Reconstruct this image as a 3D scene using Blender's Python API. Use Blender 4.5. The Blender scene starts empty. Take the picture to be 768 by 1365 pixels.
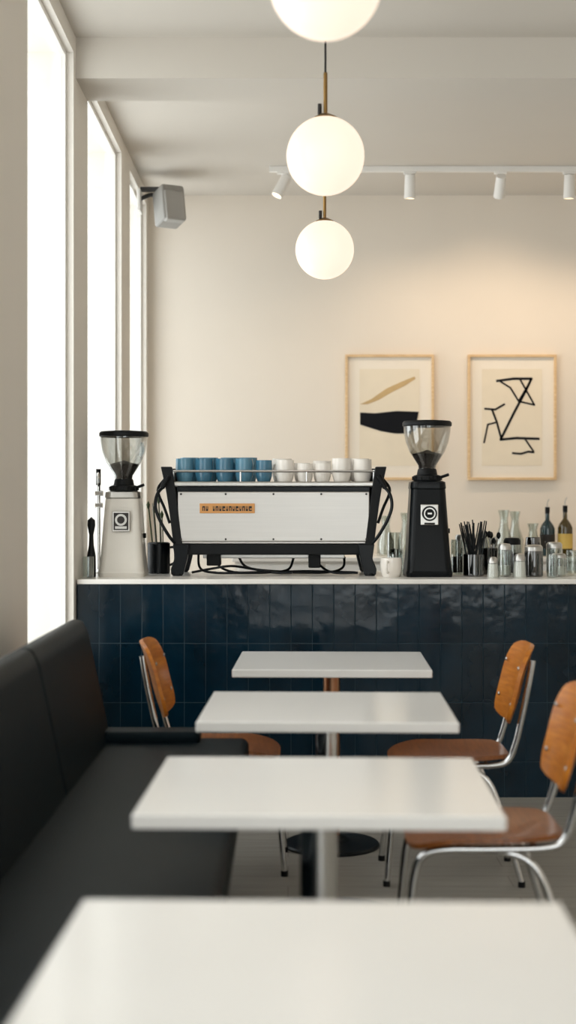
import bpy, bmesh, math, random
from mathutils import Vector, Matrix, Euler
random.seed(7)
R = math.radians
scene = bpy.context.scene
scene.view_settings.view_transform = 'Standard'
scene.view_settings.look = 'None'
scene.view_settings.exposure = 0.0

# ---------------------------------------------------------------- materials
def lin(c):
    return tuple(((v/255)/12.92 if v/255 <= .04045 else (((v/255)+.055)/1.055)**2.4) for v in c)

def mat(name, rgb, rough=.5, metal=0, var=.04, scale=8, bump=0, bscale=60, coat=0, spec=.5, stretch=None, emis=None, es=0):
    m = bpy.data.materials.new(name); m.use_nodes = True
    nt = m.node_tree; b = nt.nodes['Principled BSDF']
    c = lin(rgb)
    tc = nt.nodes.new('ShaderNodeTexCoord'); mp = nt.nodes.new('ShaderNodeMapping')
    nt.links.new(tc.outputs['Object'], mp.inputs[0])
    if stretch: mp.inputs['Scale'].default_value = stretch
    n = nt.nodes.new('ShaderNodeTexNoise'); n.inputs['Scale'].default_value = scale; n.inputs['Detail'].default_value = 4
    nt.links.new(mp.outputs[0], n.inputs['Vector'])
    r = nt.nodes.new('ShaderNodeValToRGB')
    r.color_ramp.elements[0].position = .3; r.color_ramp.elements[1].position = .7
    r.color_ramp.elements[0].color = tuple(max(0, v*(1-var)) for v in c)+(1,)
    r.color_ramp.elements[1].color = tuple(min(1, v*(1+var)) for v in c)+(1,)
    nt.links.new(n.outputs['Fac'], r.inputs[0]); nt.links.new(r.outputs[0], b.inputs['Base Color'])
    b.inputs['Roughness'].default_value = rough; b.inputs['Metallic'].default_value = metal
    b.inputs['Specular IOR Level'].default_value = spec
    b.inputs['Coat Weight'].default_value = coat
    if bump:
        n2 = nt.nodes.new('ShaderNodeTexNoise'); n2.inputs['Scale'].default_value = bscale
        nt.links.new(mp.outputs[0], n2.inputs['Vector'])
        bp = nt.nodes.new('ShaderNodeBump'); bp.inputs['Strength'].default_value = bump; bp.inputs['Distance'].default_value = .01
        nt.links.new(n2.outputs['Fac'], bp.inputs['Height']); nt.links.new(bp.outputs[0], b.inputs['Normal'])
    if emis:
        b.inputs['Emission Color'].default_value = lin(emis)+(1,); b.inputs['Emission Strength'].default_value = es
    return m

def glass(name, tint=(245, 250, 250), refl=.12, dens=0.0):
    m = bpy.data.materials.new(name); m.use_nodes = True
    nt = m.node_tree; nt.nodes.remove(nt.nodes['Principled BSDF'])
    out = nt.nodes['Material Output']
    t = nt.nodes.new('ShaderNodeBsdfTransparent'); t.inputs[0].default_value = lin(tint)+(1,)
    g = nt.nodes.new('ShaderNodeBsdfGlossy'); g.inputs['Roughness'].default_value = .03
    lw = nt.nodes.new('ShaderNodeLayerWeight'); lw.inputs[0].default_value = .35
    mr = nt.nodes.new('ShaderNodeMapRange'); mr.inputs[3].default_value = refl*.4+dens; mr.inputs[4].default_value = min(1, refl*4)
    nt.links.new(lw.outputs['Facing'], mr.inputs[0])
    mx = nt.nodes.new('ShaderNodeMixShader')
    nt.links.new(mr.outputs[0], mx.inputs[0]); nt.links.new(t.outputs[0], mx.inputs[1]); nt.links.new(g.outputs[0], mx.inputs[2])
    nt.links.new(mx.outputs[0], out.inputs[0])
    return m

def wood(name, dark, light, rough=.35, sx=(1, 1, 1), coat=.2, wscale=6):
    m = bpy.data.materials.new(name); m.use_nodes = True
    nt = m.node_tree; b = nt.nodes['Principled BSDF']
    tc = nt.nodes.new('ShaderNodeTexCoord'); mp = nt.nodes.new('ShaderNodeMapping'); mp.inputs['Scale'].default_value = sx
    nt.links.new(tc.outputs['Object'], mp.inputs[0])
    w = nt.nodes.new('ShaderNodeTexNoise'); w.inputs['Scale'].default_value = wscale; w.inputs['Detail'].default_value = 6; w.inputs['Distortion'].default_value = .6
    nt.links.new(mp.outputs[0], w.inputs['Vector'])
    r = nt.nodes.new('ShaderNodeValToRGB'); r.color_ramp.elements[0].position = .35; r.color_ramp.elements[1].position = .65
    r.color_ramp.elements[0].color = lin(dark)+(1,); r.color_ramp.elements[1].color = lin(light)+(1,)
    nt.links.new(w.outputs['Fac'], r.inputs[0]); nt.links.new(r.outputs[0], b.inputs['Base Color'])
    b.inputs['Roughness'].default_value = rough; b.inputs['Coat Weight'].default_value = coat
    b.inputs['Specular IOR Level'].default_value = .3
    return m

M = {}
M['wall'] = mat('wall_plaster', (229, 220, 208), .85, var=.015, scale=1.5, bump=.05, bscale=80)
M['pier'] = mat('pier_plaster', (227, 222, 214), .85, var=.015, scale=1.5)
M['ceil'] = mat('ceiling_paint', (208, 202, 193), .9, var=.015, scale=1)
M['trim'] = mat('white_trim', (235, 233, 229), .5, var=.01)
M['tile'] = mat('glazed_teal_tile', (5, 29, 42), .12, var=.4, scale=4, bump=.22, bscale=11, spec=.34)
M['grout'] = mat('tile_grout', (26, 50, 62), .8)
M['quartz'] = mat('white_quartz', (236, 232, 226), .22, var=.03, scale=6)
M['table'] = mat('white_laminate', (236, 234, 231), .16, var=.01, scale=4)
M['leather'] = mat('black_leather', (9, 18, 22), .44, var=.15, scale=20, bump=.10, bscale=180, spec=.10)
M['leather'].node_tree.nodes['Principled BSDF'].inputs['Specular Tint'].default_value = (.65, .88, 1, 1)
M['chrome'] = mat('chrome', (212, 212, 212), .12, 1, var=.02)
M['steel'] = mat('brushed_steel', (190, 188, 184), .32, 1, var=.04, scale=30)
M['darksteel'] = mat('dark_base_metal', (22, 28, 32), .35, .6)
M['copper'] = mat('copper_steel', (175, 130, 100), .3, 1)
M['brass'] = mat('brass', (150, 118, 72), .3, 1)
M['black'] = mat('matte_black', (11, 13, 15), .45, spec=.2)
M['gblack'] = mat('satin_black', (7, 12, 16), .3, spec=.2)
M['cream'] = mat('cream_enamel', (220, 215, 206), .3, coat=.2, var=.02)
M['panel'] = mat('brushed_silver_panel', (198, 195, 191), .34, .55, var=.03, scale=3, stretch=(1, 1, 40))
M['badge'] = mat('amber_badge', (204, 144, 78), .35)
M['dark'] = mat('dark_print', (30, 24, 20), .6)
M['blue'] = mat('blue_glaze', (84, 134, 158), .25, coat=.3, var=.1)
M['blue2'] = mat('teal_glaze', (62, 114, 140), .25, coat=.3, var=.1)
M['cupw'] = mat('white_porcelain', (240, 234, 226), .22, coat=.3, var=.01)
M['beans'] = mat('coffee_beans', (30, 21, 16), .5, var=.5, scale=120, bump=.8, bscale=160)
M['glass'] = glass('clear_glass', (240, 244, 242), .16, .02)
M['hopper'] = glass('hopper_plastic', (240, 240, 238), .12, .02)
M['pane'] = glass('window_glass', (250, 252, 252), .03)
M['smoke'] = glass('smoked_glass', (120, 112, 105), .18, .05)
M['bottle'] = mat('teal_bottle_glass', (16, 46, 52), .08, coat=.5)
M['olive'] = mat('olive_oil_bottle', (66, 54, 18), .08, coat=.5)
M['label'] = mat('bottle_label', (206, 176, 92), .6)
M['oak'] = wood('pale_oak', (208, 176, 134), (226, 198, 158), .5, (2, 2, 12), 0)
M['matb'] = mat('mat_board', (236, 228, 215), .8, var=.01)
M['paper'] = mat('art_paper', (230, 219, 199), .85, var=.02)
M['tan'] = mat('tan_ink', (196, 168, 122), .85, var=.1)
M['ink'] = mat('black_ink', (10, 13, 20), .7, spec=.2)
M['ply'] = wood('amber_plywood', (172, 98, 32), (198, 124, 46), .32, (3, 3, 26), .12, 3)
M['seatply'] = wood('brown_plywood', (118, 68, 32), (144, 86, 42), .32, (26, 3, 3), .12, 3)
M['spk'] = mat('speaker_grey', (150, 148, 144), .6)
M['spkl'] = mat('speaker_grille', (168, 166, 162), .7, bump=.3, bscale=300)
M['spkd'] = mat('speaker_dark', (60, 60, 60), .6)
M['salt'] = mat('salt', (236, 232, 226), .8)
M['green'] = mat('herb_green', (70, 84, 52), .7, var=.3)
M['globe'] = mat('opal_glass_lit', (150, 146, 140), .4, emis=(255, 234, 212), es=.98)
M['lens'] = mat('lamp_lens_lit', (255, 240, 215), .3, emis=(255, 226, 180), es=3)
M['backdrop'] = mat('window_backdrop_grey', (127, 130, 133), .9, var=.03, scale=.6)  # grey chosen to set how bright the side windows look

def floor_mat():
    m = bpy.data.materials.new('grey_plank_floor'); m.use_nodes = True
    nt = m.node_tree; b = nt.nodes['Principled BSDF']
    tc = nt.nodes.new('ShaderNodeTexCoord')
    br = nt.nodes.new('ShaderNodeTexBrick'); br.inputs['Scale'].default_value = 1
    br.inputs['Brick Width'].default_value = 1.6; br.inputs['Row Height'].default_value = .14; br.inputs['Mortar Size'].default_value = .002
    br.inputs['Color1'].default_value = lin((154, 150, 142))+(1,); br.inputs['Color2'].default_value = lin((146, 142, 134))+(1,)
    br.inputs['Mortar'].default_value = lin((118, 114, 108))+(1,)
    nt.links.new(tc.outputs['Object'], br.inputs['Vector'])
    mp = nt.nodes.new('ShaderNodeMapping'); mp.inputs['Scale'].default_value = (2, 30, 1)
    nt.links.new(tc.outputs['Object'], mp.inputs[0])
    n = nt.nodes.new('ShaderNodeTexNoise'); n.inputs['Scale'].default_value = 2; n.inputs['Detail'].default_value = 6
    nt.links.new(mp.outputs[0], n.inputs['Vector'])
    mx = nt.nodes.new('ShaderNodeMix'); mx.data_type = 'RGBA'; mx.blend_type = 'MULTIPLY'; mx.inputs[0].default_value = .5
    r = nt.nodes.new('ShaderNodeValToRGB'); r.color_ramp.elements[0].color = (.6, .6, .6, 1); r.color_ramp.elements[0].position = .3; r.color_ramp.elements[1].position = .7
    nt.links.new(n.outputs['Fac'], r.inputs[0])
    nt.links.new(br.outputs['Color'], mx.inputs[6]); nt.links.new(r.outputs[0], mx.inputs[7])
    nt.links.new(mx.outputs[2], b.inputs['Base Color']); b.inputs['Roughness'].default_value = .5
    return m
M['floor'] = floor_mat()

# ---------------------------------------------------------------- builder
class B:
    def __init__(s): s.bm = bmesh.new(); s.slots = []
    def slot(s, k):
        if k not in s.slots: s.slots.append(k)
        return s.slots.index(k)
    def add(s, t, k):
        i = s.slot(k)
        for f in t.faces: f.material_index = i; f.smooth = True
        me = bpy.data.meshes.new('t'); t.to_mesh(me); t.free(); s.bm.from_mesh(me); bpy.data.meshes.remove(me)
    def box(s, c, d, k, bev=0, rot=(0, 0, 0), seg=3):
        t = bmesh.new(); bmesh.ops.create_cube(t, size=1)
        bmesh.ops.scale(t, vec=d, verts=t.verts)
        if bev: bmesh.ops.bevel(t, geom=list(t.edges), offset=bev, segments=seg, affect='EDGES', profile=.5)
        bmesh.ops.transform(t, matrix=Matrix.Translation(c) @ Euler(rot).to_matrix().to_4x4(), verts=t.verts)
        s.add(t, k); return s
    def bb(s, x0, x1, y0, y1, z0, z1, k, bev=0, seg=3):
        return s.box(((x0+x1)/2, (y0+y1)/2, (z0+z1)/2), (x1-x0, y1-y0, z1-z0), k, bev, seg=seg)
    def prism(s, pts, y0, y1, k, bev=0, axis='y', seg=3):
        t = bmesh.new()
        a = [t.verts.new((p[0], y0, p[1])) for p in pts]; b = [t.verts.new((p[0], y1, p[1])) for p in pts]
        t.faces.new(a); t.faces.new(b[::-1]); n = len(pts)
        for i in range(n): t.faces.new((a[i], b[i], b[(i+1) % n], a[(i+1) % n]))
        bmesh.ops.recalc_face_normals(t, faces=t.faces)
        if bev: bmesh.ops.bevel(t, geom=list(t.edges), offset=bev, segments=seg, affect='EDGES', profile=.5)
        s.add(t, k); return s
    def lathe(s, prof, c, k, n=32, rot=None):
        t = bmesh.new(); rings = []
        for r, z in prof:
            if r < 1e-6: rings.append([t.verts.new((0, 0, z))])
            else: rings.append([t.verts.new((r*math.cos(2*math.pi*i/n), r*math.sin(2*math.pi*i/n), z)) for i in range(n)])
        for a, b in zip(rings, rings[1:]):
            for i in range(n):
                j = (i+1) % n
                if len(a) == 1 and len(b) == 1: continue
                if len(a) == 1: t.faces.new((a[0], b[j], b[i]))
                elif len(b) == 1: t.faces.new((a[i], a[j], b[0]))
                else: t.faces.new((a[i], a[j], b[j], b[i]))
        bmesh.ops.recalc_face_normals(t, faces=t.faces)
        mt = Matrix.Translation(c)
        if rot is not None: mt = mt @ rot
        bmesh.ops.transform(t, matrix=mt, verts=t.verts)
        s.add(t, k); return s
    def cyl(s, p1, p2, r, k, r2=None, n=20):
        p1 = Vector(p1); p2 = Vector(p2); d = p2-p1; r2 = r if r2 is None else r2
        q = Vector((0, 0, 1)).rotation_difference(d.normalized()).to_matrix().to_4x4()
        return s.lathe([(0, 0), (r, 0), (r2, d.length), (0, d.length)], p1, k, n, q)
    def tube(s, pts, r, k, n=10, sub=6, smooth=True):
        P = [Vector(p) for p in pts]
        if smooth and len(P) > 2:
            Q = [P[0]*2-P[1]]+P+[P[-1]*2-P[-2]]; O = []
            for i in range(1, len(Q)-2):
                a, b, c, d = Q[i-1:i+3]
                for j in range(sub):
                    u = j/sub
                    O.append(.5*((2*b)+(c-a)*u+(2*a-5*b+4*c-d)*u*u+(3*b-a-3*c+d)*u**3))
            O.append(P[-1]); P = O
        t = bmesh.new(); rings = []
        tg = (P[1]-P[0]).normalized(); nx = tg.orthogonal().normalized()
        for i, p in enumerate(P):
            a = P[max(0, i-1)]; b = P[min(len(P)-1, i+1)]; t2 = (b-a).normalized()
            nx = (tg.rotation_difference(t2) @ nx).normalized(); tg = t2; ny = tg.cross(nx)
            rings.append([t.verts.new(p+r*(math.cos(2*math.pi*j/n)*nx+math.sin(2*math.pi*j/n)*ny)) for j in range(n)])
        for a, b in zip(rings, rings[1:]):
            for i in range(n): t.faces.new((a[i], a[(i+1) % n], b[(i+1) % n], b[i]))
        t.faces.new(rings[0][::-1]); t.faces.new(rings[-1])
        bmesh.ops.recalc_face_normals(t, faces=t.faces)
        s.add(t, k); return s
    def loft(s, rings, k, n=8):
        t = bmesh.new(); RR = []
        for z, hx, hy, r, cx, cy in rings:
            v = []
            for q, (sx, sy) in enumerate([(1, 1), (-1, 1), (-1, -1), (1, -1)]):
                for i in range(n):
                    a = q*math.pi/2+(math.pi/2)*i/(n-1)
                    v.append(t.verts.new((cx+sx*(hx-r)+r*math.cos(a), cy+sy*(hy-r)+r*math.sin(a), z)))
            RR.append(v)
        m = len(RR[0])
        for a, b in zip(RR, RR[1:]):
            for i in range(m): t.faces.new((a[i], a[(i+1) % m], b[(i+1) % m], b[i]))
        t.faces.new(RR[0][::-1]); t.faces.new(RR[-1])
        bmesh.ops.recalc_face_normals(t, faces=t.faces)
        s.add(t, k); return s
    def sheet(s, fn, th, k, nu=18, nv=18, kk=.4):
        t = bmesh.new(); top = []; bot = []
        def mp(u, v): return fn(u*math.sqrt(max(0, 1-kk*v*v*v*v/2)), v*math.sqrt(max(0, 1-kk*u*u*u*u/2)))
        for i in range(nu+1):
            ra = []; rb = []
            for j in range(nv+1):
                u = -1+2*i/nu; v = -1+2*j/nv; e = .01
                p = mp(u, v); nrm = (fn(u+e, v)-fn(u-e, v)).cross(fn(u, v+e)-fn(u, v-e)).normalized()
                ra.append(t.verts.new(p+nrm*th/2)); rb.append(t.verts.new(p-nrm*th/2))
            top.append(ra); bot.append(rb)
        for i in range(nu):
            for j in range(nv):
                t.faces.new((top[i][j], top[i+1][j], top[i+1][j+1], top[i][j+1]))
                t.faces.new((bot[i][j], bot[i][j+1], bot[i+1][j+1], bot[i+1][j]))
        for i in range(nu):
            for j in (0, nv): t.faces.new((top[i][j], top[i+1][j], bot[i+1][j], bot[i][j]))
        for j in range(nv):
            for i in (0, nu): t.faces.new((top[i][j], top[i][j+1], bot[i][j+1], bot[i][j]))
        bmesh.ops.recalc_face_normals(t, faces=t.faces)
        s.add(t, k); return s
    def done(s, name, loc=(0, 0, 0), rz=0, ang=35, wn=True):
        me = bpy.data.meshes.new(name); s.bm.to_mesh(me); s.bm.free()
        for k in s.slots: me.materials.append(M[k])
        me.set_sharp_from_angle(angle=R(ang))
        o = bpy.data.objects.new(name, me); scene.collection.objects.link(o)
        if wn:
            w_ = o.modifiers.new('weighted_normal', 'WEIGHTED_NORMAL'); w_.keep_sharp = True; w_.weight = 100
        o.location = loc; o.rotation_euler = (0, 0, rz); return o

def dup(o, loc, rz=0, sc=1, base=None):
    c = o.copy(); c.name = base or o.name.split('.')[0]; c.location = loc; c.rotation_euler = (0, 0, rz); c.scale = (sc,)*3
    scene.collection.objects.link(c); return c

# ---------------------------------------------------------------- room
XL, XR, YF, YB, ZC = -.98, 3.2, -2.5, 9.95, 3.51
TH = .30
B().bb(XL-TH, XR+.2, YF-.2, YB+.2, -.1, 0, 'floor').done('floor')
B().bb(XL-TH, XR+.2, YF-.2, YB+.2, ZC, ZC+.15, 'ceil').done('ceiling')
B().bb(XL-TH, XR+.2, YB, YB+.2, 0, ZC, 'wall').done('wall_back')
B().bb(XR, XR+.2, YF, YB, 0, ZC, 'wall').done('wall_right')
opens = [(-.35, 1.05), (1.5, 2.9), (3.35, 4.75), (5.35, 6.50), (6.95, 8.37), (8.81, 9.83)]
ZS, ZH = .60, 3.42
w = B(); y = YF
for a, b in opens:
    w.bb(XL-TH, XL, y, a, 0, ZC, 'pier'); w.bb(XL-TH, XL, a, b, 0, ZS, 'pier'); w.bb(XL-TH, XL, a, b, ZH, ZC, 'pier'); y = b
w.bb(XL-TH, XL, y, YB, 0, ZC, 'pier')
w.done('wall_left')
w = B()
w.bb(XL-TH, -.5, YF-.2, YF, 0, ZC, 'wall'); w.bb(2.8, XR+.2, YF-.2, YF, 0, ZC, 'wall')
w.bb(-.5, 2.8, YF-.2, YF, 0, .4, 'wall'); w.bb(-.5, 2.8, YF-.2, YF, 3.1, ZC, 'wall')
w.done('wall_front')
def portal(c, sx, sy, rot):
    l = bpy.data.lights.new('window_portal', 'AREA'); l.shape = 'RECTANGLE'; l.size = sx; l.size_y = sy
    l.cycles.is_portal = True
    o = bpy.data.objects.new('window_portal', l); o.location = c; o.rotation_euler = rot; scene.collection.objects.link(o)
for i, (a, b) in enumerate(opens):
    f = B(); xg = XL-.045; t = .022
    f.bb(xg-.03, xg+.012, a, a+t, ZS, ZH, 'trim', .003); f.bb(xg-.03, xg+.012, b-t, b, ZS, ZH, 'trim', .003)
    f.bb(xg-.03, xg+.012, a+t, b-t, ZS, ZS+t, 'trim', .003); f.bb(xg-.03, xg+.012, a+t, b-t, ZH-t, ZH, 'trim', .003)
    f.bb(xg-.008, xg-.004, a+t, b-t, ZS+t, ZH-t, 'pane')
    f.done('window_%d' % (i+1))
    portal((XL-TH-.01, (a+b)/2, (ZS+ZH)/2), ZH-ZS, b-a, (0, R(-90), 0))
f = B()  # unseen window behind the camera, added large to let in fill light
for x0, x1 in ((-.5, -.45), (.57, .62), (1.67, 1.72), (2.75, 2.8)): f.bb(x0, x1, YF-.13, YF-.07, .4, 3.1, 'trim', .004)
for z0, z1 in ((.4, .45), (3.05, 3.1)): f.bb(-.45, 2.75, YF-.125, YF-.075, z0, z1, 'trim')
f.bb(-.45, 2.75, YF-.102, YF-.098, .45, 3.05, 'pane')
f.done('window_7')
portal((1.15, YF-.21, 1.75), 3.3, 2.7, (R(90), 0, 0))
B().bb(XL, XR, 6.57, 6.94, 3.32, ZC, 'ceil').done('ceiling_beam')
# grey block added outdoors to tone down the sky seen through the side windows
f = B()
f.bb(-7.5, -1.34, 12.0, 14.0, -.1, 9.0, 'backdrop')
f.bb(-7.55, -1.34, 11.9, 12.0, 8.6, 8.8, 'backdrop')
f.done('added_window_backdrop')

# ---------------------------------------------------------------- counter
CF = 6.56; CZ = 1.007; CXR = 2.4; CXL = -.972
c = B()
c.bb(CXL+.0, CXR, CF+.002, 7.30, 0, .984, 'grout')
c.bb(CXL, CXR+.02, CF-.012, 7.36, .984, CZ, 'quartz', .004)
rows = [(.713, .983), (.4395, .7095), (.166, .436), (.003, .1625)]
tw = .0985; nx = int((CXR-CXL)/tw)
for z0, z1 in rows:
    for i in range(nx):
        x = CXL+.001+i*tw
        c.box((x+tw/2, CF+.006, (z0+z1)/2), (tw-.003, .012, z1-z0), 'tile', .0016,
              rot=(random.uniform(-.007, .007), 0, random.uniform(-.006, .006)), seg=2)
c.done('bar_counter')
c = B()
c.bb(-.35, XR-.01, 9.42, 9.94, 0, .97, 'pier'); c.bb(-.37, XR-.01, 9.38, 9.945, .97, 1.0, 'quartz', .004)
for i in range(6):
    c.bb(-.33+i*.58, .23+i*.58, 9.405, 9.42, .08, .95, 'trim', .004)
c.done('back_counter')

# ---------------------------------------------------------------- framed art
def frame(cx, art):
    b = B(); w, h = .62, .876; f = .018; z0 = 1.517; x0 = cx-w/2; yw = YB-.002
    b.bb(x0, x0+f, yw-.035, yw, z0, z0+h, 'oak', .002); b.bb(x0+w-f, x0+w, yw-.035, yw, z0, z0+h, 'oak', .002)
    b.bb(x0+f, x0+w-f, yw-.035, yw, z0, z0+f, 'oak', .002); b.bb(x0+f, x0+w-f, yw-.035, yw, z0+h-f, z0+h, 'oak', .002)
    b.bb(x0+f, x0+w-f, yw-.015, yw, z0+f, z0+h-f, 'matb')
    b.bb(x0+.1, x0+w-.1, yw-.017, yw-.015, z0+.1, z0+h-.1, 'paper')
    art(b, x0, z0, yw-.018)
    b.done('framed_artwork')
S = 190.6
def a1(b, x0, z0, y):
    def q(px, py): return (x0+(px-460)/S, z0+(640-py)/S)
    b.prism([q(*p) for p in [(480, 550), (500, 551), (528, 548), (558, 549), (556, 560), (554, 574), (542, 578), (526, 578), (508, 575), (492, 570), (480, 566)]], y-.001, y+.001, 'ink')
    b.prism([q(*p) for p in [(480, 539), (495, 532), (515, 518), (535, 509), (552, 502), (554, 505), (540, 514), (522, 523), (505, 533), (490, 539)]], y-.001, y+.001, 'tan')
def a2(b, x0, z0, y):
    def q(px, py): return Vector((x0+(px-623)/S, y, z0+(640-py)/S))
    def st(pts, w=.0085):
        for p, r in zip(pts, pts[1:]):
            A = q(*p); C = q(*r); d = (C-A).normalized(); n = Vector((-d.z, 0, d.x))*w; d = d*w*.6
            b.prism([((A-d+n).x, (A-d+n).z), ((C+d+n).x, (C+d+n).z), ((C+d-n).x, (C+d-n).z), ((A-d-n).x, (A-d-n).z)], y-.001, y+.001, 'ink')
    st([(662, 508), (684, 505), (708, 505), (700, 522), (686, 548), (677, 566), (667, 586), (688, 584), (718, 585)])
    st([(667, 509), (680, 517), (691, 535), (712, 540), (693, 506)], .006)
    st([(691, 535), (708, 506)], .006)
    st([(646, 545), (660, 546), (672, 539)], .007)
    st([(656, 547), (662, 563), (668, 585)], .007)
    st([(662, 563), (650, 566), (645, 590)], .006)
    st([(683, 604), (694, 605), (704, 602), (711, 603)], .007); st([(700, 586), (711, 602)], .006)
frame(.709, a1); frame(1.564, a2)

# ---------------------------------------------------------------- pendants
def pendant(x, y, z):
    b = B(); r = .15; h = ZC-z
    b.lathe([(r*math.sin(math.pi*i/32), -r*math.cos(math.pi*i/32)) for i in range(33)], (0, 0, 0), 'globe', 48)
    b.lathe([(0, r+.012), (.018, r+.012), (.045, r-.002), (.05, r-.012), (.045, r-.014)], (0, 0, 0), 'brass')
    b.cyl((0, 0, r), (0, 0, r+.17), .008, 'brass'); b.cyl((0, 0, r+.17), (0, 0, h-.02), .004, 'black')
    b.cyl((-.022, 0, r+.008), (-.022, 0, r+.05), .008, 'dark')
    b.lathe([(0, h), (.06, h), (.06, h-.02), (.01, h-.03), (0, h-.03)], (0, 0, 0), 'brass')
    b.done('globe_pendant_light', (x, y, z))
for x, y, z in ((.099, 3.74, 2.73), (.144, 5.47, 2.693), (.188, 7.29, 2.656)): pendant(x, y, z)

# ---------------------------------------------------------------- track lights
def track():
    b = B(); y = 9.1
    b.bb(-.12, 3.0, y-.018, y+.018, ZC-.035, ZC, 'trim', .003)
    hd = [(-.03, (-.5, -.25, -1)), (.78, (0, .12, -1)), (1.36, (0, .9, -1)), (1.80, (.0, .12, -1)), (2.5, (0, .6, -1))]
    out = []
    for x, d in hd:
        d = Vector(d).normalized()
        p = Vector((x, y, ZC-.035)); b.cyl(p, p-Vector((0, 0, .045)), .012, 'trim')
        b.bb(x-.04, x+.04, y-.015, y+.015, ZC-.05, ZC-.034, 'trim', .003)
        c = p-Vector((0, 0, .07)); a = c-d*.05; e = c+d*.09
        b.cyl(a, e, .032, 'trim', .036, 24); b.cyl(e, e+d*.004, .029, 'lens', n=24)
        b.lathe([(.036, 0), (.036, .01), (.030, .01), (.030, 0)], e-d*.002, 'trim', 24, Vector((0, 0, 1)).rotation_difference(d).to_matrix().to_4x4())
        out.append((e, d))
    b.done('track_light')
    return out
heads = track()
tg = [Vector((-.3, 9.5, 1.0)), Vector((.75, 9.95, 1.6)), Vector((1.4, 9.95, 2.0)), Vector((1.9, 9.95, 1.6)), Vector((2.5, 9.95, 1.8))]
for (e, d), t, en in zip(heads, tg, (7, 18, 17, 19, 19)):
    l = bpy.data.lights.new('track_spot', 'SPOT'); l.energy = en; l.color = (1, .76, .53); l.spot_size = R(115); l.spot_blend = 1; l.shadow_soft_size = .06
    o = bpy.data.objects.new('track_spot', l); o.location = e+d*.02
    o.rotation_euler = (t-e).to_track_quat('-Z', 'Y').to_euler(); scene.collection.objects.link(o)

# ---------------------------------------------------------------- wall speaker
b = B()
b.box((0, 0, 0), (.16, .17, .24), 'spk', .018, rot=(R(-12), 0, R(28)))
b.box((-.035, .10, .02), (.13, .10, .20), 'spkd', .01, rot=(R(-12), 0, R(28)))
b.box((.033, -.062, -.012), (.135, .06, .205), 'spkl', .012, rot=(R(-12), 0, R(28)))
b.bb(-.205, -.185, -.05, .11, -.03, .11, 'trim', .004)
b.tube([(-.19, .04, .06), (-.12, .06, .09), (-.05, .05, .06)], .014, 'spkd')
b.bb(-.19, -.06, .0, .05, .105, .13, 'spkd', .003)
b.done('wall_speaker', (-.772, 9.25, 3.285))

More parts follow.
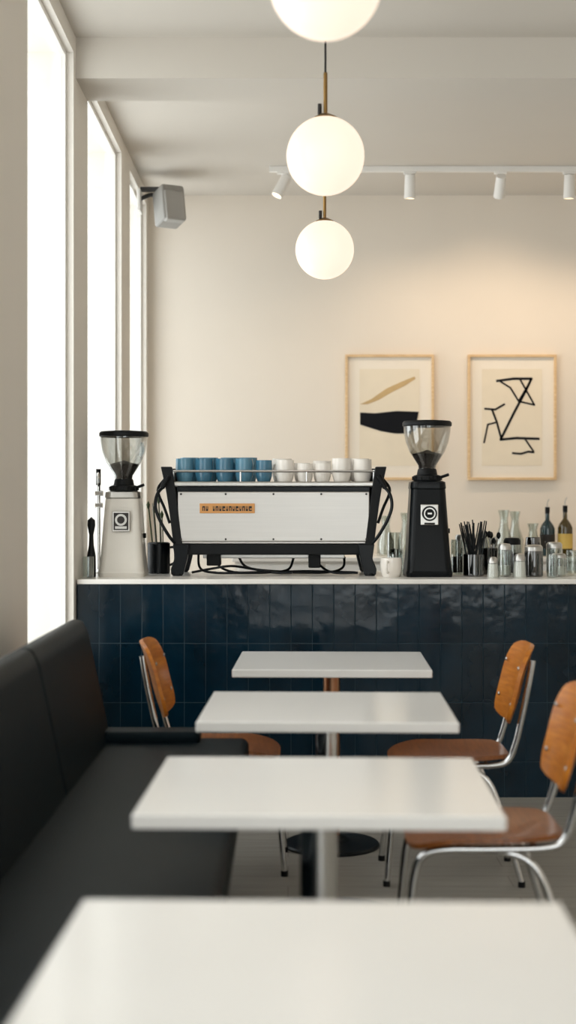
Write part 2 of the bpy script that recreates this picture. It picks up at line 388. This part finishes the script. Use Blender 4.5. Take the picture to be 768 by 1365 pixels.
# ---------------------------------------------------------------- espresso machine
def machine():
    b = B(); y0 = 6.86; y1 = 7.27
    b.bb(-.52, .385, y0+.02, y1, 1.115, 1.44, 'black', .01)
    b.bb(-.575, .435, y0-.005, y1+.01, 1.435, 1.462, 'steel', .008)
    b.bb(-.535, .395, y0-.01, y0+.03, 1.412, 1.437, 'gblack', .004)
    b.bb(-.531, .393, y0-.012, y0+.022, 1.172, 1.413, 'panel', .006)
    b.bb(-.545, .405, y0-.004, y0+.03, 1.162, 1.172, 'steel', .003)
    b.bb(-.53, .392, y0-.002, y0+.04, 1.108, 1.162, 'black', .006)
    for x in (-.515, -.07, .377, -.3, .16):
        for z in (1.184, 1.401):
            b.cyl((x, y0-.012, z), (x, y0-.018, z), .005, 'dark', n=12)
    b.bb(-.425, -.16, y0-.02, y0-.012, 1.309, 1.356, 'badge', .002)
    x = -.412
    for i in range(15):
        wv = [.013, .010, .014, .009][i % 4]
        if i != 2:
            b.bb(x, x+wv, y0-.0215, y0-.02, 1.320, 1.343, 'dark')
            if i % 2: b.bb(x+wv*.35, x+wv*.7, y0-.0222, y0-.0214, 1.329, 1.343, 'badge')
            elif i % 4: b.bb(x+wv*.35, x+wv, y0-.0222, y0-.0214, 1.326, 1.332, 'badge')
            else: b.bb(x+wv*.35, x+wv*.65, y0-.0222, y0-.0214, 1.320, 1.336, 'badge')
        x += wv+.0045
    for s_, cx in ((1, -.069), (-1, -.069)):
        def X(v): return cx+s_*(v-cx)
        for ya, yb in ((y0-.015, y0+.02), (y1-.05, y1-.015)):
            b.prism([(X(-.613), 1.533), (X(-.56), 1.533), (X(-.553), 1.49), (X(-.540), 1.41), (X(-.512), 1.18), (X(-.50), 1.10), (X(-.545), 1.10), (X(-.565), 1.27), (X(-.588), 1.42)], ya, yb, 'black', .004)
            b.prism([(X(-.555), 1.16), (X(-.475), 1.16), (X(-.485), 1.09), (X(-.505), 1.012), (X(-.562), 1.012), (X(-.565), 1.04), (X(-.545), 1.09)], ya-.002, yb+.002, 'gblack', .005)
            b.cyl((X(-.533), (ya+yb)/2, 1.0075), (X(-.533), (ya+yb)/2, 1.02), .024, 'black')
        b.prism([(X(-.60), 1.52), (X(-.575), 1.52), (X(-.53), 1.12), (X(-.55), 1.12)], y0+.02, y1-.05, 'gblack')
        b.bb(min(X(-.545), X(-.515)), max(X(-.545), X(-.515)), y0+.01, y1-.03, 1.10, 1.14, 'black')
        b.tube([(X(-.585), y0-.01, 1.45), (X(-.625), y0-.035, 1.405), (X(-.636), y0-.04, 1.34), (X(-.612), y0-.04, 1.27), (X(-.572), y0-.03, 1.20), (X(-.545), y0-.01, 1.165)], .008, 'gblack')
        b.tube([(X(-.60), y0+.10, 1.48), (X(-.635), y0+.08, 1.42), (X(-.60), y0+.06, 1.33), (X(-.575), y0+.05, 1.26)], .007, 'black')
        b.cyl((X(-.605), y0-.03, 1.43), (X(-.575), y0-.03, 1.49), .012, 'black')
    zr = 1.512
    b.tube([(-.555, y0+.02, zr), (.415, y0+.02, zr)], .006, 'chrome', smooth=False)
    b.tube([(-.555, y1-.02, zr), (.415, y1-.02, zr)], .006, 'chrome', smooth=False)
    for x in (-.555, .415): b.tube([(x, y0+.02, zr), (x, y1-.02, zr)], .006, 'chrome', smooth=False)
    for x in (-.555, -.23, .09, .415):
        for yy in (y0+.02, y1-.02): b.cyl((x, yy, 1.46), (x, yy, zr), .005, 'chrome')
    for x in (-.38, -.07, .24):
        b.cyl((x, y1, 1.30), (x, y1+.05, 1.30), .04, 'steel')
    b.bb(-.42, .28, y1-.25, y1-.02, 1.085, 1.12, 'steel', .004)
    zc = 1.019
    b.tube([(-.44, 6.98, 1.12), (-.43, 6.96, 1.04), (-.36, 6.93, zc), (-.22, 6.90, zc), (-.10, 6.94, zc), (.0, 7.02, 1.03), (.03, 7.06, 1.09)], .006, 'black')
    b.tube([(-.36, 7.0, 1.12), (-.34, 7.0, 1.05), (-.26, 6.97, zc), (-.12, 6.98, zc), (.06, 6.93, zc), (.2, 6.96, zc), (.27, 7.02, 1.04), (.28, 7.05, 1.09)], .006, 'black')
    b.tube([(-.25, 7.05, 1.1), (-.2, 7.03, 1.04), (-.05, 7.06, zc), (.1, 7.08, zc), (.24, 7.0, zc), (.33, 6.95, zc)], .006, 'black')
    b.tube([(.12, 7.02, 1.11), (.16, 7.0, 1.05), (.22, 6.94, zc), (.34, 6.91, zc)], .006, 'gblack')
    b.tube([(-.47, 6.95, zc), (-.38, 6.97, 1.035), (-.28, 6.95, 1.05), (-.18, 6.99, 1.035), (-.08, 6.95, zc), (.02, 6.92, zc)], .006, 'gblack')
    b.bb(.1, .16, 6.97, 7.03, 1.04, 1.11, 'black', .006); b.bb(-.40, -.33, 6.98, 7.06, 1.05, 1.115, 'black', .006)
    b.done('espresso_machine')
machine()

# mugs
def mug(k, h=.112, r=.044, handle=True):
    b = B()
    b.lathe([(0, .004), (r*.72, .0), (r*.8, .004), (r*.97, .03), (r, h*.6), (r*.98, h), (r*.93, h), (r*.93, h*.6), (r*.88, .02), (0, .01)], (0, 0, 0), k)
    if handle:
        b.tube([(r*.93, 0, h*.8), (r+.02, 0, h*.82), (r+.028, 0, h*.55), (r+.018, 0, h*.3), (r*.93, 0, h*.25)], .0055, k, n=8)
    return b
MZ = 1.4625
m1 = mug('blue').done('coffee_mug', (-.505, 6.95, MZ), R(60))
m2 = mug('blue2').done('coffee_mug', (-.41, 6.95, MZ), R(100))
m3 = mug('cupw', .105, .045).done('coffee_mug', (-.015, 6.95, MZ), R(140))
m4 = mug('cupw', .088, .04).done('coffee_mug', (.083, 6.95, MZ), R(80))
for x, r in ((-.31, 50), (-.215, 100)): dup(m1 if x > -.3 else m2, (x, 6.95, MZ), R(r))
dup(m2, (-.118, 6.95, MZ), R(120), .93)
dup(m4, (.17, 6.95, MZ), R(100)); dup(m3, (.262, 6.95, MZ), R(60), 1.06); dup(m3, (.363, 6.95, MZ), R(110), 1.03)
for i, x in enumerate((-.49, -.395, -.29, -.20)): dup(m1, (x, 7.09, MZ), R(60+i*20), 1.08)
for i, x in enumerate((-.03, .07, .17, .27, .355)): dup(m3, (x, 7.09, MZ), R(60+i*20), (1.1, .9, 1, 1.12, 1.1)[i])

# ---------------------------------------------------------------- grinders
def grinder(body, bh, loc, label, round_label=False):
    b = B(); k = bh/.40
    b.loft([(0, .108, .13, .03, 0, 0), (.018, .112, .134, .035, 0, 0), (.03, .108, .128, .035, 0, 0), (.10*k, .100, .115, .035, 0, 0), (.25*k, .090, .1, .035, 0, .01), (.345*k, .083, .09, .035, 0, .015)], body)
    b.loft([(.345*k, .082, .088, .035, 0, .015), (.352*k, .086, .092, .037, 0, .015), (.375*k, .083, .088, .037, 0, .015), (.38*k, .07, .078, .035, 0, .015)], 'steel' if body == 'cream' else 'gblack')
    z = .38*k
    b.lathe([(0, z), (.066, z), (.069, z+.008), (.066, z+.025), (.05, z+.03), (.045, z+.055), (.040, z+.06), (0, z+.06)], (0, .01, 0), 'black')
    for i in range(12):
        a = 2*math.pi*i/12; b.cyl((.068*math.cos(a), .01+.068*math.sin(a), z+.004), (.068*math.cos(a), .01+.068*math.sin(a), z+.022), .005, 'black', n=8)
    b.cyl((.06, -.01, z+.016), (.10, -.03, z+.03), .007, 'black')
    b.lathe([(0, z+.055), (.038, z+.055), (.041, z+.075), (.070, z+.122), (.072, z+.13), (.03, z+.14), (0, z+.15)], (0, .01, 0), 'beans')
    b.lathe([(.041, z+.05), (.044, z+.075), (.085, z+.14), (.104, z+.19), (.112, z+.235), (.114, z+.265), (.110, z+.265), (.108, z+.235), (.10, z+.19), (.081, z+.14), (.04, z+.075)], (0, .01, 0), 'hopper', 40)
    b.lathe([(.1145, z+.262), (.119, z+.266), (.119, z+.28), (.112, z+.288), (.06, z+.292), (0, z+.292), (0, z+.284), (.06, z+.284), (.108, z+.278), (.108, z+.262)], (0, .01, 0), 'black', 40)
    yf = -.105
    b.box((0, yf, .245*k), (.085, .012, .10), 'steel', .004, rot=(R(-4), 0, 0))
    if round_label:
        b.cyl((0, yf-.006, .25*k), (0, yf-.011, .25*k), .036, 'black', n=28); b.cyl((0, yf-.01, .25*k), (0, yf-.013, .25*k), .028, 'steel', n=28)
        b.cyl((0, yf-.012, .25*k), (0, yf-.0145, .25*k), .022, 'black', n=28)
        b.box((0, yf-.015, .25*k), (.02, .003, .008), 'steel'); b.box((0, yf-.008, .21*k), (.05, .004, .010), 'dark')
    else:
        b.box((0, yf-.007, .245*k), (.07, .004, .082), 'dark', .002, rot=(R(-4), 0, 0))
        b.cyl((0, yf-.008, .252*k), (0, yf-.013, .252*k), .028, 'steel', n=20); b.cyl((0, yf-.012, .252*k), (0, yf-.015, .252*k), .018, 'dark', n=20)
        b.box((0, yf-.010, .218*k), (.055, .004, .012), 'steel')
    b.box((0, .125, .22*k), (.05, .07, .09), 'black', .01); b.tube([(-.03, .11, .15), (-.03, .17, .145), (.03, .17, .145), (.03, .11, .15)], .005, 'steel')
    b.cyl((.095, 0, .18*k), (.108, 0, .18*k), .012, 'black')
    b.done('coffee_grinder', loc)
grinder('cream', .43, (-.795, 6.88, CZ), True)
grinder('gblack', .482, (.672, 6.86, CZ), True, True)

# ---------------------------------------------------------------- small bar items
def jar(name, x, y, r, h, z=CZ, fill=None, fh=.6, lid=None, k='glass'):
    b = B()
    b.lathe([(0, 0), (r*.92, 0), (r, .006), (r, h*.9), (r*.94, h), (r*.88, h), (r*.93, h*.9), (r*.93, .008), (0, .008)], (0, 0, 0), k, 28)
    if fill: b.lathe([(0, .009), (r*.9, .009), (r*.9, h*fh), (0, h*fh+.004)], (0, 0, 0), fill, 28)
    if lid: b.lathe([(0, h*.98), (r*.98, h*.98), (r*.98, h*1.12), (r*.8, h*1.2), (0, h*1.22)], (0, 0, 0), lid, 28)
    return b.done(name, (x, y, z+.0003))
mug('cupw', .09, .052).done('coffee_mug', (.490, 6.76, CZ), R(250))
jar('water_glass', .545, 7.16, .04, .12); jar('tall_glass', .545, 7.27, .04, .20)
jar('syrup_jar', .87, 7.14, .032, .16, fill='beans', fh=.6, lid='steel')
b = B()
b.lathe([(0, 0), (.045, 0), (.05, .006), (.05, .105), (.046, .105), (.046, .008), (0, .008)], (0, 0, 0), 'smoke')
b.lathe([(0, .009), (.043, .009), (.043, .04), (0, .045)], (0, 0, 0), 'black')
random.seed(11)
for i in range(26):
    a = random.uniform(0, 6.28); r = random.uniform(0, .03); dx = random.uniform(-.065, .05)
    b.tube([(r*math.cos(a), r*math.sin(a), .01), (r*math.cos(a)+dx, r*math.sin(a)*1.2, .24+random.uniform(0, .035))], .003, 'black' if i % 3 else 'darksteel', n=6, smooth=False)
b.done('straw_holder', (.89, 6.82, CZ))
b = B()
b.lathe([(0, 0), (.04, 0), (.044, .006), (.05, .13), (.046, .13), (.041, .008), (0, .008)], (0, 0, 0), 'smoke')
for i in range(13):
    a = random.uniform(0, 6.28); dx = random.uniform(-.03, .05)
    p = Vector((.02*math.cos(a), .02*math.sin(a), .01)); q = Vector((.02*math.cos(a)+dx, .02*math.sin(a), .15+random.uniform(0, .05)))
    b.tube([p, q], .003, 'steel', n=6, smooth=False); b.lathe([(0, -.02), (.009, -.01), (.011, 0), (.008, .012), (0, .018)], q, 'black' if i % 2 else 'steel', 12)
b.done('spoon_holder', (.985, 7.0, CZ))
def shaker(x, y, fill='salt', s=1):
    b = B()
    b.lathe([(0, 0), (.024*s, 0), (.026*s, .004), (.022*s, .065*s), (.0, .066*s)], (0, 0, 0), fill, 20)
    b.lathe([(.026*s, 0), (.0275*s, .004), (.0235*s, .072*s)], (0, 0, 0), 'glass', 20)
    b.lathe([(0, .068*s), (.024*s, .068*s), (.024*s, .082*s), (.016*s, .096*s), (0, .099*s)], (0, 0, 0), 'steel', 20)
    b.done('salt_shaker', (x, y, CZ))
shaker(.965, 6.70); shaker(1.095, 6.72, 'salt', 1.15)
jar('sugar_jar', 1.035, 6.80, .032, .13, fill='cupw', fh=.4, lid='steel')
jar('spice_jar', 1.10, 6.98, .042, .15, fill='beans', fh=.7, lid='black')
jar('tea_jar', 1.175, 6.80, .044, .125, fill='beans', fh=.75, lid='steel', k='smoke')
jar('water_glass', 1.245, 6.70, .025, .11)
jar('sugar_jar', 1.298, 6.82, .036, .09, fill='salt', fh=.5, lid='steel')
jar('tea_glass', .835, 7.02, .032, .17, fill='beans', fh=.5)
jar('tall_glass', 1.22, 7.08, .038, .18, k='smoke')
jar('spice_jar', 1.32, 7.05, .04, .13, fill='beans', fh=.5, lid='steel')
jar('water_glass', 1.39, 6.95, .030, .12); jar('tea_jar', 1.50, 6.85, .04, .12, fill='beans', lid='steel')
jar('water_glass', -.935, 6.66, .026, .10)
def bottle(x, k, lab=True, h=.34, r=.043, y=9.62):
    b = B(); s = h/.34
    b.lathe([(0, 0), (r*.95, 0), (r, .006), (r, .19*s), (r*.8, .215*s), (.015, .25*s), (.0135, .30*s), (0, .30*s)], (0, 0, 0), k, 28)
    if lab: b.lathe([(r+.0008, .05*s), (r+.0008, .15*s)], (0, 0, 0), lab, 28)
    b.cyl((0, 0, .295*s), (0, 0, .34*s), .016, 'black'); b.tube([(0, 0, .335*s), (0, 0, .37*s), (.012, 0, .395*s)], .004, 'steel', n=8)
    b.done('glass_bottle', (x, y, 1.0))
bottle(1.755, 'bottle', 'dark', .33, .05); bottle(1.875, 'olive', 'label', .34, .05); bottle(2.02, 'bottle', 'label')
def carafe(x, h=.28, y=9.6):
    b = B()
    pr = [(0, 0), (.055, 0), (.060, .01), (.058, h*.35), (.03, h*.65), (.026, h*.8), (.038, h)]
    b.lathe(pr+[(.034, h), (.022, h*.8), (.027, h*.64), (.054, h*.35), (.055, .014), (0, .01)], (0, 0, 0), 'glass', 28)
    b.done('glass_carafe', (x, y, 1.0))
for x, h, y in ((1.45, .31, 9.55), (1.555, .30, 9.74), (1.645, .22, 9.55), (.66, .27, 9.6), (.80, .29, 9.65)): carafe(x, h, y)
jar('tall_glass', 1.33, 9.7, .045, .15, z=1.0); jar('tall_glass', 1.22, 9.62, .045, .15, z=1.0, k='smoke')
b = B()
for i in range(5): b.lathe([(0, .005), (.09, .003), (.16, .018), (.163, .021), (.09, .01), (0, .009)], (0, 0, i*.012), 'cupw', 40)
b.done('plate_stack', (-.17, 9.62, 1.0))

# left: tap column, syrup bottle, canister
b = B()
b.lathe([(0, 0), (.02, 0), (.02, .01), (.010, .02), (.010, .44), (0, .45)], (0, 0, 0), 'chrome')
b.tube([(0, 0, .42), (.0, -.02, .49), (.006, -.06, .49), (.008, -.07, .45)], .007, 'chrome')
b.cyl((0, 0, .44), (0, 0, .52), .012, 'black'); b.cyl((-.015, 0, .40), (.024, 0, .40), .014, 'chrome'); b.cyl((-.015, 0, .34), (.022, 0, .34), .013, 'chrome')
b.done('water_tap', (-.944, 7.08, CZ))
b = B()
b.lathe([(0, 0), (.02, 0), (.022, .006), (.021, .10), (.012, .15), (.010, .20), (.014, .22), (.019, .245), (.017, .27), (.0, .285)], (0, 0, 0), 'gblack')
b.done('syrup_bottle', (-.935, 6.76, CZ))
b = B()
b.lathe([(0, 0), (.052, 0), (.056, .006), (.056, .15), (.050, .155), (.050, .01), (0, .01)], (0, 0, 0), 'gblack')
b.tube([(.054, 0, .13), (.078, 0, .125), (.08, 0, .06), (.054, 0, .04)], .006, 'gblack')
for i in range(7):
    a = i*.9; b.tube([(.02*math.cos(a), .02*math.sin(a), .02), (.03*math.cos(a)-.01, .03*math.sin(a), .2), (.035*math.cos(a)-.02, .04*math.sin(a), .29+.012*i)], .003, 'steel' if i % 2 else 'green', n=6)
    if i % 2 == 0: b.lathe([(0, -.02), (.006, -.01), (.009, .005), (0, .025)], (.035*math.cos(a)-.02, .04*math.sin(a), .29+.012*i), 'green', 8)
b.done('utensil_canister', (-.645, 7.10, CZ))

# ---------------------------------------------------------------- tables
def table(cx, y0, oy=0, r=.23, col='chrome', cr=.034, ox=0):
    b = B(); w = .75; d = .655
    b.box((0, 0, .72), (w, d, .03), 'table', .004)
    b.bb(ox-.16, ox+.16, oy-.10, oy+.10, .698, .706, 'darksteel')
    b.cyl((ox, oy, .02), (ox, oy, .70), cr, col, n=28)
    b.lathe([(0, .0), (r, .0), (r, .008), (r*.97, .014), (.08, .022), (.055, .04), (cr+.002, .045), (0, .045)], (ox, oy, 0), 'darksteel', 56)
    b.done('cafe_table', (cx+.008, y0+d/2, 0), R(-1.5))
table(.165, 5.315, 0, .19, 'copper')
table(.112, 4.045, .2, .30, 'chrome')
table(.061, 2.84, 0, .23, 'chrome', .042)
table(.035, 1.58, 0, .23, 'darksteel')

# ---------------------------------------------------------------- chairs (front = +x)
def chair(loc, rz):
    b = B()
    def seat(u, v):
        x = u*.215; y = v*.20*(1+.06*u)
        z = .452-.012*(1-v*v)*(1-.3*u)+(.012*u*u if u < 0 else -.028*max(0, u-.4)**1.5*2)
        return Vector((x, y, z))
    b.sheet(seat, .014, 'seatply', kk=.55)
    def back(u, v):
        y = u*.19; z = .705+v*.14
        x = -.262-.02*v*1.6+.035*u*u
        return Vector((x-.012*v*abs(v), y, z))
    b.sheet(back, .014, 'ply', kk=.5)
    for s in (-1, 1):
        y = s*.165
        b.tube([(-.287, y, .80), (-.27, y, .70), (-.245, y, .58), (-.225, y, .50), (-.20, y, .445), (-.15, y, .427), (0, y, .423), (.12, y, .421),
                (.175, y, .405), (.20, y, .35), (.215, y*1.05, .2), (.232, y*1.1, .012)], .011, 'chrome', n=12)
        b.tube([(.08, y*.9, .418), (-.02, y*.93, .415), (-.10, y*.97, .395), (-.15, y*1.02, .33), (-.20, y*1.08, .17), (-.245, y*1.12, .012)], .011, 'chrome', n=12)
        b.cyl((.232, y*1.1, 0), (.232, y*1.1, .02), .013, 'black'); b.cyl((-.245, y*1.12, 0), (-.245, y*1.12, .02), .013, 'black')
        for z, x in ((.77, -.274), (.64, -.246)):
            b.lathe([(0, .0), (.008, 0), (.006, .004), (0, .005)], (x+.036, y*.97, z), 'steel', 12, Matrix.Rotation(R(90), 4, 'Y'))
    b.tube([(.07, -.155, .42), (.07, .155, .42)], .009, 'chrome', smooth=False)
    b.tube([(-.13, -.16, .421), (-.13, .16, .421)], .009, 'chrome', smooth=False)
    b.done('dining_chair', loc, rz)
chair((.585, 5.22, 0), R(180-1))
chair((.545, 4.01, 0), R(180-1))
chair((-.245, 5.36, 0), R(0))

# ---------------------------------------------------------------- banquette
b = B()
b.bb(-.66, -.14, 1.0, 5.1, .41, .52, 'leather', .028, 4)
b.bb(-.70, -.30, 1.02, 5.05, .0, .42, 'black', .004)
b.bb(-.66, -.31, 4.97, 5.10, .50, .558, 'leather', .02, 4)
for i in range(4):
    ya = 5.1-(i+1)*1.02; yb = ya+1.012
    b.prism([(-.63, .50), (-.655, .62), (-.715, .90), (-.735, .938), (-.765, .945), (-.795, .93), (-.80, .88), (-.80, .30), (-.66, .30)], max(ya, 1.0), yb, 'leather', .012)
b.bb(-.80, -.70, 1.0, 5.08, 0, .32, 'black')
b.done('banquette_bench', ang=60)

# ---------------------------------------------------------------- world + camera
wd = bpy.data.worlds.new('overcast_sky'); scene.world = wd; wd.use_nodes = True
bg = wd.node_tree.nodes['Background']; bg.inputs[0].default_value = (.985, .99, .985, 1); bg.inputs[1].default_value = 3.6

cam = bpy.data.cameras.new('camera'); co = bpy.data.objects.new('camera', cam); scene.collection.objects.link(co)
co.location = (0, 0, 1.36); co.rotation_euler = (R(90), 0, 0)
cam.sensor_fit = 'VERTICAL'; cam.sensor_height = 36; cam.lens = 50; cam.shift_y = -.00916
cam.clip_start = .05
cam.dof.use_dof = True; cam.dof.focus_distance = 6.9; cam.dof.aperture_fstop = 1.8
scene.camera = co
